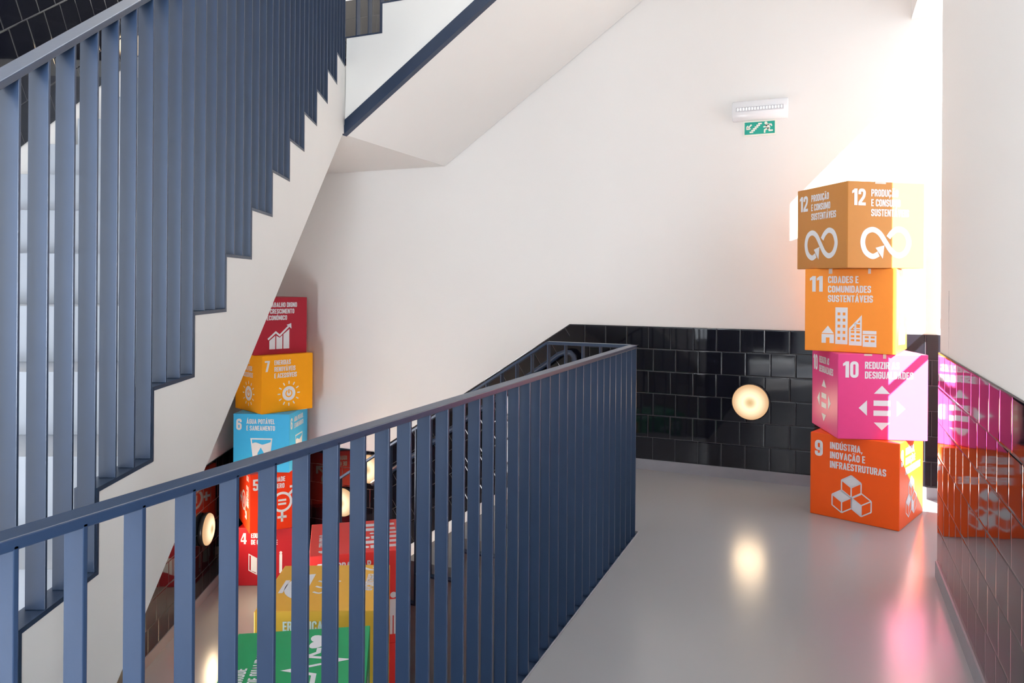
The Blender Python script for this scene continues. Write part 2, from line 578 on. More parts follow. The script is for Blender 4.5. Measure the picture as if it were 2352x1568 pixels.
hx_ = LE.x
for y0, y1 in ((-3.19, -2.4), (-0.9, LE.y)):
    tile_panel('tile_dado', [(hx_, y0, T7), (hx_, y1, T7), (hx_, y1, T7 + S), (hx_, y0, T7 + S)], (e, 0, 0), (hx_, -3.2, T7), (0, 1, 0), (0, 0, 1), wall_hall)
wall_rear = bpy.data.objects['wall_rear']
tile_panel('tile_dado', [(LE.x, Yr, T7), (-0.55, Yr, T7), (-0.55, Yr, T7 + S), (LE.x, Yr, T7 + S)], (0, e, 0), (-0.55, Yr, T7), (1, 0, 0), (0, 0, 1), wall_rear)
bm = bmesh.new()
box(bm, -1.688, YB - 0.014, 0, XW + 0.44, YB, T7)
structure(link('baseboard_back', bm, M['skirting']))
bm = bmesh.new()
box(bm, XW - 0.014, -3.19, 0, XW, 3.69, T7)
structure(link('baseboard_right', bm, M['skirting']))
bm = bmesh.new()
prism(bm, [A(UD1, WL, LOW), A(UC, WL, LOW), A(UC, WL, LOW + T7), A(UD1, WL, LOW + T7)], N * 0.014)
fix(bm)
structure(link('baseboard_left', bm, M['skirting']))

# ------------------------------------------------------------------ the three flights
R_, G_ = 0.1755, 0.267
ledge = [(-2.94 + G_ * k, 0.648 + R_ * k) for k in range(-3, 12)]   # (u of the riser, height of the curb in front of it)

fl = empty('staircase', A(-3.7, 0.5, 0), 'long white stair flight climbing away on the left with a stepped curb', 'staircase')
inv = fl.matrix_world.copy()


def kid(name, bm, mat, root, **kw):
    """mesh built in world coordinates, parented to root without moving"""
    for v in bm.verts:
        v.co = v.co - root.location
    return link(name, bm, mat, root, **kw)


bm = bmesh.new()   # white stringer with its stepped curb, soffit edge below
zb = lambda u: 2.197 + 0.6455 * u
poly = []
first = ledge[0][0] - G_
poly.append((first, zb(first) if zb(first) > 0 else 0.0))
poly = [(first, 0.0), (-3.404, 0.0)]
poly.append((-0.055, zb(-0.055)))
poly.append((0.0, 2.16))
for u, z in reversed(ledge):
    poly.append((min(u + 0.010, 0.0), z - 0.010))
    poly.append((u - G_ + 0.010, z - 0.010))
# drop duplicate verticals between steps, keep corners
pts = [A(u, 0.0, z) for u, z in poly]
prism(bm, pts, -N * 0.05)
bm.normal_update()
bmesh.ops.triangulate(bm, faces=[f for f in bm.faces if len(f.verts) > 4])
fix(bm)
kid('stringer', bm, M['white'], fl)

bm = bmesh.new()
poly = [(-3.741, 0.0), (-3.404, 0.0), (-0.055, zb(-0.055)), (0.0, 2.16), (0.0, MID)]
poly = poly[:-1] + [(0.0, ledge[-1][1] - 0.17)]
for u, z in reversed(ledge[1:]):
    if abs(u - ledge[-1][0]) > 1e-6:
        poly.append((u, z - 0.17))
    poly.append((u - G_, z - 0.17))
poly = [(u, z + 0.0) for u, z in poly]
prism(bm, [A(u, 0.05, z) for u, z in poly], -N * (WL - 0.065))
bm.normal_update()
bmesh.ops.triangulate(bm, faces=[f for f in bm.faces if len(f.verts) > 4])
fix(bm)
kid('steps', bm, M['step'], fl)

bm = bmesh.new()   # half landing between the two upper flights
lp = [A(0.003, 0, 2.16), A(0.003, WL - 0.003, 2.16), A(UC - 0.005, WL - 0.003, 2.16), Vector((CN.x - 0.002, YB - 0.003, 2.16))]
prism(bm, lp, (0, 0, MID - 2.16))
fix(bm)
structure(link('floor_half_landing', bm, M['white']))

# flight along the back wall going up to the right
GB = 0.254
flb = empty('staircase', (-2.0, 4.38, 2.6), 'short white stair flight rising to the right overhead with a dark blue lower edge', 'staircase')
SB = 0.69
bl = [(-2.45 + GB * k, 2.753 + R_ * k) for k in range(0, 6)]
zs = lambda x: 2.16 + SB * (x + 2.703)
bm = bmesh.new()
poly = [(-2.703, 2.16), (-1.105, zs(-1.105)), (-1.105, bl[-1][1] - 0.012)]
for x, z in reversed(bl):
    if x < -1.115:
        poly.append((x + 0.010, z - 0.010))
    poly.append((x - GB + 0.010, z - 0.010))
prism(bm, [Vector((x, YR, z)) for x, z in poly], (0, 0.05, 0))
bm.normal_update()
bmesh.ops.triangulate(bm, faces=[f for f in bm.faces if len(f.verts) > 4])
fix(bm)
kid('stringer', bm, M['white'], flb)
bm = bmesh.new()
poly = [(-2.703, 2.16), (-1.105, zs(-1.105)), (-1.105, UPP)]
for x, z in reversed(bl):
    if x < -1.105:
        poly.append((x, z - 0.1))
    poly.append((x - GB, z - 0.1))
prism(bm, [Vector((x, YR + 0.05, z)) for x, z in poly], (0, YB - YR - 0.055, 0))
bm.normal_update()
bmesh.ops.triangulate(bm, faces=[f for f in bm.faces if len(f.verts) > 4])
fix(bm)
kid('steps', bm, M['white'], flb)
bm = bmesh.new()   # blue steel angle along the lower edge
for h0, h1, out in ((-0.008, 0.045, 0.022), (0.045, 0.085, 0.010)):
    a = [(-2.703, zs(-2.703) + h0), (-1.105, zs(-1.105) + h0), (-1.105, zs(-1.105) + h1), (-2.703, zs(-2.703) + h1)]
    prism(bm, [Vector((x, YR - out, z)) for x, z in a], (0, out + 0.02, 0))
fix(bm)
kid('edge_angle', bm, M['steel'], flb)

# flight going down to the left along the back wall
flc = empty('staircase', (-2.3, 4.38, LOW), 'grey concrete stair flight going down to the left along the back wall', 'staircase')
bm = bmesh.new()
poly = [(-1.69, LOW), (-1.69, 0.0)]
for j in range(0, 6):
    x = -1.69 - 0.267 * j
    if j:
        poly.append((x, -0.1778 * j))
        poly.append((x, -0.1778 * j))
poly = [(-1.69, LOW)]
for j in range(0, 6):
    x = -1.69 - 0.267 * j
    poly.append((x, -0.1778 * (j)) if j else (x, 0.0))
    poly.append((x, -0.1778 * (j + 1)))
poly = [poly[0]] + poly[1:]
poly[-1] = (-1.69 - 0.267 * 5, LOW)
prism(bm, [Vector((x, YR + 0.005, z)) for x, z in poly], (0, YB - YR - 0.02, 0))
bm.normal_update()
bmesh.ops.triangulate(bm, faces=[f for f in bm.faces if len(f.verts) > 4])
fix(bm)
kid('steps', bm, M['floor'], flc)

# ------------------------------------------------------------------ railings of upright flat bars
FW, FT = 0.037, 0.007


def bar_between(bm, p, q, side, width, thick):
    """flat bar from p to q; side = horizontal direction of its width; thickness hangs below the top"""
    p, q, side = Vector(p), Vector(q), Vector(side)
    dn = Vector((0, 0, -thick))
    hexa(bm, [p + dn, q + dn, q + side * width + dn, p + side * width + dn, p, q, q + side * width, p + side * width])


def stepped_bar(bm, path, at, side, width, t):
    """one flat bar folded along a stair profile; path: (run, height) corners, at(run, height) -> point"""
    poly = [at(a, z) for a, z in path] + [at(a + t, z - t) for a, z in reversed(path)]
    prism(bm, poly, Vector(side) * width)
    bm.normal_update()
    bmesh.ops.triangulate(bm, faces=[f for f in bm.faces if len(f.verts) > 4])
    fix(bm)


def baluster(root, p, along, side, z0, z1):
    """upright flat bar standing at p (outer edge), its broad side square to the railing"""
    bm = bmesh.new()
    a, s = Vector(along) * FT, Vector(side) * FW
    b = Vector((p[0], p[1], 0))
    r = [b, b + a, b + a + s, b + s]
    hexa(bm, [v + up * z0 for v in r] + [v + up * z1 for v in r])
    fix(bm)
    return kid('baluster', bm, M['steel'], root, bevel=0.0012)


# landing railing: along the corridor edge, round the corner, down beside the lower flight
lr = empty('landing_railing', (XR, 1.9, 0), 'blue steel railing of upright flat bars along the corridor edge and around its corner', 'railing')
RH = 0.955
bm = bmesh.new()
bar_between(bm, (XR, 0.05, RH), (XR, YR, RH), (-1, 0, 0), FW + 0.004, 0.016)
bar_between(bm, (XR, YR, RH), (-1.373, YR, RH), (0, -1, 0), FW + 0.004, 0.016)
bar_between(bm, (-1.373, YR, RH), (-2.70, YR, RH - 0.866), (0, -1, 0), FW + 0.004, 0.016)
fix(bm)
kid('top_rail', bm, M['steel'], lr, bevel=0.002)
bm = bmesh.new()
bar_between(bm, (XR + 0.004, 0.05, -0.014), (XR + 0.004, YR, -0.014), (-1, 0, 0), FW + 0.006, 0.012)
bar_between(bm, (XR, YR + 0.004, -0.014), (-1.373, YR + 0.004, -0.014), (0, -1, 0), FW + 0.006, 0.012)
fix(bm)
kid('base_rail', bm, M['steel'], lr)
for i in range(40):
    y = 3.69 - 0.0992 * i + 0.00015 * i * i
    if y > 0.06:
        baluster(lr, (XR, y - FT / 2), (0, 1, 0), (-1, 0, 0), -0.014, RH - 0.01)
for i in range(1, 6):
    baluster(lr, (XR - 0.0957 * i, YR), (-1, 0, 0), (0, -1, 0), -0.014, RH - 0.01)
bm = bmesh.new()
path = []
for j in range(5):
    x0, z = -1.373 - 0.267 * j, -0.06 - 0.174 * j
    path += [(x0, z), (x0 - 0.267, z)]
stepped_bar(bm, path, lambda a, z: Vector((a, YR, z)), (0, -1, 0), FW + 0.004, 0.010)
fix(bm)
kid('base_rail', bm, M['steel'], lr)
for i in range(15):
    x = -1.373 - 0.089 * (i + 0.95)
    z = -0.06 - 0.174 * int(min(4, (i + 0.5) // 3))
    baluster(lr, (x, YR), (-1, 0, 0), (0, -1, 0), z - 0.005, RH - 0.653 * (-1.373 - x) - 0.012)

# stair railing on the long flight
sr = empty('stair_railing', A(-1.7, 0, 1.3), 'blue steel railing of tall flat bars stepping up the long white flight', 'railing')
zr = lambda u: 1.590 + 0.6455 * (u + 3.269)
bm = bmesh.new()
bar_between(bm, A(-4.0, 0, zr(-4.0)), A(0.0, 0, zr(0)), -N, FW + 0.004, 0.016)
fix(bm)
kid('top_rail', bm, M['steel'], sr, bevel=0.002)
bm = bmesh.new()
path = []
for u, z in ledge:
    path += [(u - G_, z), (u, z)]
path[-1] = (-0.012, path[-1][1])
stepped_bar(bm, path, lambda a, z: A(a, -0.001, z), -N, FW + 0.01, 0.010)
fix(bm)
kid('base_rail', bm, M['steel'], sr)
for j in range(-9, 34):
    u = -2.947 + 0.0891 * j
    if u > -0.005:
        break
    z = ledge[0][1]
    for uk, zk_ in ledge:
        if u < uk:
            z = zk_
            break
    baluster(sr, A(u, 0.0, 0), D, -N, z, zr(u) - 0.01)

# railing on the flight overhead
br = empty('stair_railing', (-2.0, YR, 3.2), 'short run of blue steel bars on the flight overhead, seen at the top edge', 'railing')
bm = bmesh.new()
zr2 = lambda x: zr(0) + 0.05 + SB * (x + 2.703)
bar_between(bm, (-2.703, YR, zr2(-2.703)), (-1.0, YR, zr2(-1.0)), (0, 1, 0), FW + 0.004, 0.016)
fix(bm)
kid('top_rail', bm, M['steel'], br)
bm = bmesh.new()
path = []
for x, z in bl:
    path += [(x - GB, z), (x, z)]
stepped_bar(bm, path, lambda a, z: Vector((a, YR - 0.001, z)), (0, 1, 0), FW + 0.01, 0.010)
fix(bm)
kid('base_rail', bm, M['steel'], br)
for i in range(18):
    x = -2.70 + GB / 3 * (i + 0.85)
    k = min(5, i // 3)
    baluster(br, (x, YR), (1, 0, 0), (0, 1, 0), bl[k][1] - 0.002, zr2(x) - 0.01)

# thin metal edge strip along the corridor slab
bm = bmesh.new()
box(bm, XR + 0.005, 0.05, -0.05, XR + 0.011, YR + 0.003, 0.002)
structure(link('trim_1', bm, M['skirting']))


# ------------------------------------------------------------------ tube handrail on the back wall
def tube(bm, pts, r, n=12):
    pts = [Vector(p) for p in pts]
    rings = []
    for i, p in enumerate(pts):
        t = (pts[min(i + 1, len(pts) - 1)] - pts[max(i - 1, 0)]).normalized()
        a = t.cross(Vector((0, 1, 0)))
        if a.length < 1e-3:
            a = t.cross(Vector((1, 0, 0)))
        a.normalize()
        b = t.cross(a)
        rings.append([bm.verts.new(p + (a * cos(2 * pi * k / n) + b * sin(2 * pi * k / n)) * r) for k in range(n)])
    for i in range(len(rings) - 1):
        for k in range(n):
            bm.faces.new([rings[i][k], rings[i][(k + 1) % n], rings[i + 1][(k + 1) % n], rings[i + 1][k]])
    bm.faces.new(list(reversed(rings[0])))
    bm.faces.new(rings[-1])


hr = empty('wall_handrail', (-2.3, YB, 0.35), 'round blue tube handrail with a looped end on the tiled back wall', 'handrail')
Yh = 4.955
P = [(-1.655, Yh, 0.60), (-1.645, Yh, 0.66), (-1.63, Yh, 0.72), (-1.636, Yh, 0.755), (-1.66, Yh, 0.779), (-1.70, Yh, 0.782), (-1.745, Yh, 0.764), (-1.80, Yh, 0.722)]
P += [(-1.80 - 1.5 * t, Yh, 0.722 - 1.5 * 0.70 * t) for t in (0.1, 0.4, 0.7, 1.0)]
bm = bmesh.new()
tube(bm, P, 0.019)
fix(bm)
kid('tube', bm, M['steel'], hr, smooth=True)
for x in (-1.95, -2.95):
    z = 0.722 - 0.70 * (-1.80 - x)
    bm = bmesh.new()
    tube(bm, [(x, Yh, z - 0.015), (x, Yh + 0.02, z - 0.05), (x, YB - 0.006, z - 0.05)], 0.007, 8)
    fix(bm)
    kid('bracket', bm, M['steel'], hr, smooth=True)


# ------------------------------------------------------------------ round wall lamps
def make_lamp():
    root = empty('wall_lamp', (0, 0, 0), 'x', 'lamp', 'round wall lamps')
    n = 48
    bm = bmesh.new()   # housing: back dish with a rim
    prof = [(0.06, 0.0), (0.113, 0.0), (0.118, -0.012), (0.118, -0.030), (0.113, -0.034)]
    rings = [[bm.verts.new((r * cos(2 * pi * k / n), y_, r * sin(2 * pi * k / n))) for k in range(n)] for r, y_ in prof]
    for i in range(len(rings) - 1):
        for k in range(n):
            bm.faces.new([rings[i][k], rings[i][(k + 1) % n], rings[i + 1][(k + 1) % n], rings[i + 1][k]])
    bm.faces.new(rings[0])
    fix(bm)
    link('housing', bm, M['lamp_body'], root, smooth=True)
    bm = bmesh.new()   # shallow opal dome
    prof = [(0.112, -0.030), (0.1125, -0.040), (0.108, -0.047), (0.090, -0.055), (0.060, -0.061), (0.030, -0.064)]
    rings = [[bm.verts.new((r * cos(2 * pi * k / n), y_, r * sin(2 * pi * k / n))) for k in range(n)] for r, y_ in prof]
    for i in range(len(rings) - 1):
        for k in range(n):
            bm.faces.new([rings[i][k], rings[i][(k + 1) % n], rings[i + 1][(k + 1) % n], rings[i + 1][k]])
    bm.faces.new(rings[-1])
    fix(bm)
    link('diffuser', bm, M['lamp_glow'], root, smooth=True)
    l = bpy.data.lights.new('lamp_light', 'AREA')      # the lamp's own light
    l.shape = 'DISK'
    l.size = 0.20
    l.energy = 5.0
    l.color = (1.0, 0.74, 0.46)
    lo = bpy.data.objects.new('lamp_light', l)
    COL.objects.link(lo)
    lo.parent = root
    lo.location = (0, -0.068, 0)
    lo.rotation_euler = (-pi / 2, 0, 0)
    return root


def copy_tree(o, parent=None):
    c = o.copy()
    COL.objects.link(c)
    c.parent = parent
    for ch in list(o.children):
        copy_tree(ch, c)
    return c


angA = math.atan2(N.x, -N.y)
lamp0 = make_lamp()
lwp = A(0, WL - e, 0)
uL = (Vector((-4.172, 4.079, 0)) - A(0, WL, 0)).dot(D)
spots = [((-0.45, YB - e, 0.511), 0.0, 'round glowing wall lamp on black tiles between the railing corner and the orange box tower'),
         (tuple(A(uL, WL - e, -0.54)), angA, 'round glowing lamp low on the left tiled wall, seen nearly edge on between bars'),
         ((-3.60, YB - e, -0.517), 0.0, 'round glowing wall lamp low behind the railing bars, just above the red box'),
         ((-3.35, YB - e, -0.222), 0.0, 'lamp sliver glimpsed between bars right beside the blue box, above another lamp'),
         ((-3.72, YB - e, MID + 0.57), 0.0, 'thin lit sliver of a lamp on the upper half landing, beside the highest bars')]
for i, (loc, rz, lab) in enumerate(spots):
    o = lamp0 if i == 0 else copy_tree(lamp0)
    o.location = loc
    o.rotation_euler = (0, 0, rz)
    o['label'] = lab
    for ch in o.children:
        if ch.type == 'LIGHT':
            ch.data = ch.data.copy()
            ch.data.energy = (1.2, 6.5, 6.5, 4.0, 1.5)[i]

# ------------------------------------------------------------------ flat printed shapes (lettering and pictograms), in unit-square coordinates (u right, v up)
class Ink:
    def __init__(self):
        self.q = []            # list of (polygon, material index)

    def poly(self, pts, mi=0):
        self.q.append((list(pts), mi))

    def rect(self, x0, y0, x1, y1, mi=0):
        self.poly([(x0, y0), (x1, y0), (x1, y1), (x0, y1)], mi)

    def disc(self, cx, cy, rx, ry=None, mi=0, n=28, a0=0.0, a1=2 * pi):
        ry = rx if ry is None else ry
        self.poly([(cx + rx * cos(a0 + (a1 - a0) * k / n), cy + ry * sin(a0 + (a1 - a0) * k / n)) for k in range(n if a1 - a0 > 6.28 else n + 1)], mi)

    def stroke(self, pts, w, closed=False, mi=0):
        pts = [Vector((p[0], p[1])) for p in pts]
        pts = [p for i, p in enumerate(pts) if i == 0 or (p - pts[i - 1]).length > 1e-5]
        if closed and (pts[0] - pts[-1]).length < 1e-5:
            pts.pop()
        n = len(pts)
        L, R = [], []
        for i in range(n):
            if closed:
                a, b = pts[i] - pts[i - 1], pts[(i + 1) % n] - pts[i]
            else:
                a = pts[i] - pts[i - 1] if i else pts[1] - pts[0]
                b = pts[i + 1] - pts[i] if i < n - 1 else pts[i] - pts[i - 1]
            a.normalize()
            b.normalize()
            na, nb = Vector((-a.y, a.x)), Vector((-b.y, b.x))
            m = na + nb
            if m.length < 1e-6:
                m = na.copy()
            m.normalize()
            k = w / 2 / max(0.35, m.dot(na))
            L.append(pts[i] + m * k)
            R.append(pts[i] - m * k)
        for i in range(n if closed else n - 1):
            j = (i + 1) % n
            self.poly([tuple(R[i]), tuple(R[j]), tuple(L[j]), tuple(L[i])], mi)

    def ring(self, cx, cy, r, w, n=32, a0=0.0, a1=2 * pi, mi=0, ry=None):
        ry = ry or r
        full = a1 - a0 > 6.28
        pts = [(cx + r * cos(a0 + (a1 - a0) * k / n), cy + ry * sin(a0 + (a1 - a0) * k / n)) for k in range(n if full else n + 1)]
        self.stroke(pts, w, full, mi)

    def holes(self, x0, y0, x1, y1, xs, ys):
        """rectangle with a grid of rectangular holes (xs, ys lists of intervals)"""
        cx = [x0] + [c for p in xs for c in p] + [x1]
        cy = [y0] + [c for p in ys for c in p] + [y1]
        for j in range(len(cy) - 1):
            for i in range(len(cx) - 1):
                if i % 2 and j % 2:
                    continue
                self.rect(cx[i], cy[j], cx[i + 1], cy[j + 1])


def rounded(pts, rads, closed=False):
    out = []
    n = len(pts)
    for i, p in enumerate(pts):
        p = Vector(p)
        r = rads[i] if isinstance(rads, (list, tuple)) else rads
        if r <= 0 or (not closed and i in (0, n - 1)):
            out.append(tuple(p))
            continue
        a, b = Vector(pts[i - 1]) - p, Vector(pts[(i + 1) % n]) - p
        r1 = min(r, a.length * 0.5, b.length * 0.5)
        s, t = p + a.normalized() * r1, p + b.normalized() * r1
        for k in range(6):
            f = k / 5
            out.append(tuple(s * (1 - f) ** 2 + p * 2 * f * (1 - f) + t * f * f))
    return out


def spline(pts, n=6):
    P_ = [Vector(p) for p in pts]
    out = []
    for i in range(len(P_) - 1):
        p0, p1, p2, p3 = P_[max(i - 1, 0)], P_[i], P_[i + 1], P_[min(i + 2, len(P_) - 1)]
        for k in range(n):
            t = k / n
            out.append(tuple(0.5 * ((2 * p1) + (p2 - p0) * t + (2 * p0 - 5 * p1 + 4 * p2 - p3) * t * t + (3 * p1 - p0 - 3 * p2 + p3) * t ** 3)))
    out.append(tuple(P_[-1]))
    return out


# a condensed bold sans drawn from strokes; cap height 1
SW = 0.185


def glyph(ch):
    k = Ink()
    h = SW / 2
    W = 0.50
    l, r, b, t = h, W - h, h * 0.9, 1 - h * 0.9
    q = 0.17
    def st(p, rad=0.0, closed=False, w=SW):
        k.stroke(rounded(p, rad, closed), w, closed)
    acc = None
    base = {'Á': 'A', 'Ã': 'A', 'É': 'E', 'Í': 'I', 'Ó': 'O', 'Ú': 'U', 'Ç': 'C'}.get(ch, ch)
    if base in 'O0Q':
        st([(l, b), (r, b), (r, t), (l, t)], q, True)
        if base == 'Q':
            k.poly([(0.25, 0.2), (0.36, 0.25), (0.56, -0.06), (0.42, -0.06)])
    elif base == 'C':
        st([(r, 0.66), (r, t), (l, t), (l, b), (r, b), (r, 0.34)], [0, q, q, q, q, 0])
    elif base == 'G':
        st([(r, 0.68), (r, t), (l, t), (l, b), (r, b), (r, 0.5), (0.26, 0.5)], [0, q, q, q, 0.1, 0, 0])
    elif base == 'D':
        st([(l, b), (l, t), (r, t), (r, b)], [0, 0, q, q], True)
    elif base in 'EFLTHI':
        if base == 'I':
            W = SW
            k.rect(0, 0, SW, 1)
        elif base == 'T':
            W = 0.46
            k.rect(W / 2 - h, 0, W / 2 + h, 1)
            k.rect(0, 1 - SW * 0.9, W, 1)
        elif base == 'H':
            k.rect(0, 0, SW, 1)
            k.rect(W - SW, 0, W, 1)
            k.rect(SW, 0.42, W - SW, 0.58)
        else:
            W = 0.42
            k.rect(0, 0, SW, 1)
            if base in 'EF':
                k.rect(SW, 1 - SW * 0.88, W, 1)
                k.rect(SW, 0.42, W - 0.03, 0.58)
            if base in 'EL':
                k.rect(SW, 0, W, SW * 0.88)
    elif base == 'N':
        W = 0.54
        k.rect(0, 0, SW * 0.92, 1)
        k.rect(W - SW * 0.92, 0, W, 1)
        k.poly([(0, 1), (0.2, 1), (W, 0), (W - 0.2, 0)])
    elif base == 'M':
        W = 0.68
        k.rect(0, 0, SW * 0.92, 1)
        k.rect(W - SW * 0.92, 0, W, 1)
        k.poly([(0, 1), (0.22, 1), (W / 2 + 0.07, 0.1), (W / 2 - 0.07, 0.1)])
        k.poly([(W, 1), (W - 0.22, 1), (W / 2 - 0.07, 0.1), (W / 2 + 0.07, 0.1)])
    elif base == 'V':
        W = 0.54
        k.poly([(0, 1), (0.195, 1), (W / 2 + 0.075, 0), (W / 2 - 0.09, 0)])
        k.poly([(W, 1), (W - 0.195, 1), (W / 2 - 0.075, 0), (W / 2 + 0.09, 0)])
    elif base == 'A':
        W = 0.56
        k.poly([(0, 0), (0.19, 0), (W / 2 + 0.075, 1), (W / 2 - 0.09, 1)])
        k.poly([(W, 0), (W - 0.19, 0), (W / 2 - 0.075, 1), (W / 2 + 0.09, 1)])
        k.rect(0.14, 0.19, W - 0.14, 0.33)
    elif base == 'Z':
        W = 0.46
        k.rect(0, 1 - SW * 0.88, W, 1)
        k.rect(0, 0, W, SW * 0.88)
        k.poly([(0, SW * 0.5), (0.21, SW * 0.5), (W, 1 - SW * 0.5), (W - 0.21, 1 - SW * 0.5)])
    elif base == 'U':
        st([(l, 1), (l, b), (r, b), (r, 1)], [0, q, q, 0])
    elif base == 'P':
        k.rect(0, 0, SW, 1)
        st([(SW * 0.5, t), (r, t), (r, 0.46), (SW * 0.5, 0.46)], [0, q, q, 0])
    elif base == 'R':
        k.rect(0, 0, SW, 1)
        st([(SW * 0.5, t), (r, t), (r, 0.48), (SW * 0.5, 0.48)], [0, q, q, 0])
        k.poly([(0.2, 0.46), (0.38, 0.46), (W + 0.02, 0), (W - 0.17, 0)])
    elif base == 'B':
        k.rect(0, 0, SW, 1)
        st([(SW * 0.5, t), (r - 0.01, t), (r - 0.01, 0.52), (SW * 0.5, 0.52)], [0, q, 0.12, 0])
        st([(SW * 0.5, 0.52), (r, 0.52), (r, b), (SW * 0.5, b)], [0, 0.12, q, 0])
    elif base in 'S5':
        if base == 'S':
            st([(r, 0.68), (r, t), (l, t), (l, 0.56), (r, 0.43), (r, b), (l, b), (l, 0.31)], [0, q, q, 0.13, 0.13, q, q, 0])
        else:
            st([(W - 0.03, t), (l, t), (l, 0.53), (r, 0.53), (r, b), (l, b), (l, 0.28)], [0, 0, 0, q, q, q, 0])
    elif base == '1':
        W = 0.36
        k.rect(W - SW * 1.15, 0, W, 1)
        k.poly([(0, 0.86), (0, 0.7), (W - SW, 0.78), (W - SW, 1)])
    elif base == '2':
        st([(l, 0.66), (l, t), (r, t), (r, 0.56), (l, 0.16), (l, b), (W, b)], [0, q, q, 0.2, 0.03, 0, 0])
    elif base == '3':
        st([(l, 0.7), (l, t), (r, t), (r, 0.53), (0.2, 0.53)], [0, q, q, 0.12, 0])
        st([(0.2, 0.53), (r, 0.53), (r, b), (l, b), (l, 0.3)], [0, 0.12, q, q, 0])
    elif base == '4':
        W = 0.54
        k.rect(0.28, 0, 0.28 + SW, 1)
        k.rect(0, 0.2, W, 0.36)
        k.poly([(0, 0.24), (0, 0.4), (0.24, 1), (0.42, 1)])
    elif base == '6':
        st([(r, 0.7), (r, t), (l, t), (l, b), (r, b), (r, 0.55), (l, 0.55)], [0, q, q, q, q, q, 0])
    elif base == '7':
        k.rect(0, 1 - SW * 0.9, W, 1)
        k.poly([(W - 0.22, 1 - SW * 0.6), (W, 1 - SW * 0.6), (0.29, 0), (0.07, 0)])
    elif base == '8':
        st([(l, 0.52), (r, 0.52), (r, t), (l, t)], q, True)
        st([(l, b), (r, b), (r, 0.52), (l, 0.52)], q, True)
    elif base == '9':
        st([(l, 0.3), (l, b), (r, b), (r, t), (l, t), (l, 0.45), (r, 0.45)], [0, q, q, q, q, q, 0])
    elif base == ',':
        W = 0.18
        k.poly([(0, 0), (SW, 0), (SW, 0.16), (0, 0.16)])
        k.poly([(0.06, 0), (SW, 0), (0.08, -0.18), (0.0, -0.18)])
    elif base == ' ':
        W = 0.2
    c = W / 2
    if ch in 'ÁÉÍÓÚ':
        k.poly([(c - 0.06, 1.06), (c + 0.05, 1.06), (c + 0.17, 1.25), (c, 1.25)])
    if ch == 'Ã':
        k.stroke([(c - 0.2, 1.08), (c - 0.1, 1.17), (c + 0.1, 1.09), (c + 0.2, 1.18)], 0.09)
    if ch == 'Ç':
        k.poly([(c - 0.06, 0.02), (c + 0.06, 0.02), (c + 0.06, -0.2), (c - 0.14, -0.2), (c - 0.14, -0.12), (c - 0.03, -0.12)])
    return k, W


GL = {}


def write(ink, s, u0, v0, cap, sx=1.0, gap=0.075):
    x = u0
    for ch in s:
        if ch not in GL:
            GL[ch] = glyph(ch)
        g, W = GL[ch]
        for pts, mi in g.q:
            ink.poly([(x + p[0] * cap * sx, v0 + p[1] * cap) for p in pts], mi)
        x += (W + gap) * cap * sx
    return x


GOALS = {1: ['ERRADICAR', 'A POBREZA'], 2: ['ERRADICAR', 'A FOME'], 3: ['SAÚDE', 'DE QUALIDADE'], 4: ['EDUCAÇÃO', 'DE QUALIDADE'],
         5: ['IGUALDADE', 'DE GÉNERO'], 6: ['ÁGUA POTÁVEL', 'E SANEAMENTO'], 7: ['ENERGIAS', 'RENOVÁVEIS', 'E ACESSÍVEIS'],
         8: ['TRABALHO DIGNO', 'E CRESCIMENTO', 'ECONÓMICO'], 9: ['INDÚSTRIA,', 'INOVAÇÃO E', 'INFRAESTRUTURAS'],
         10: ['REDUZIR AS', 'DESIGUALDADES'], 11: ['CIDADES E', 'COMUNIDADES', 'SUSTENTÁVEIS'], 12: ['PRODUÇÃO', 'E CONSUMO', 'SUSTENTÁVEIS']}


def numeral(n):
    k = Ink()
    write(k, str(n), 0.055, 0.722, 0.190, 1.0, 0.06)
    return k


def lettering(n):
    k = Ink()
    u0 = {10: 0.30, 11: 0.262, 12: 0.30}.get(n, 0.235)
    for i, line in enumerate(GOALS[n]):
        write(k, line, u0, 0.828 - 0.114 * i, 0.083, 0.94, 0.065)
    return k


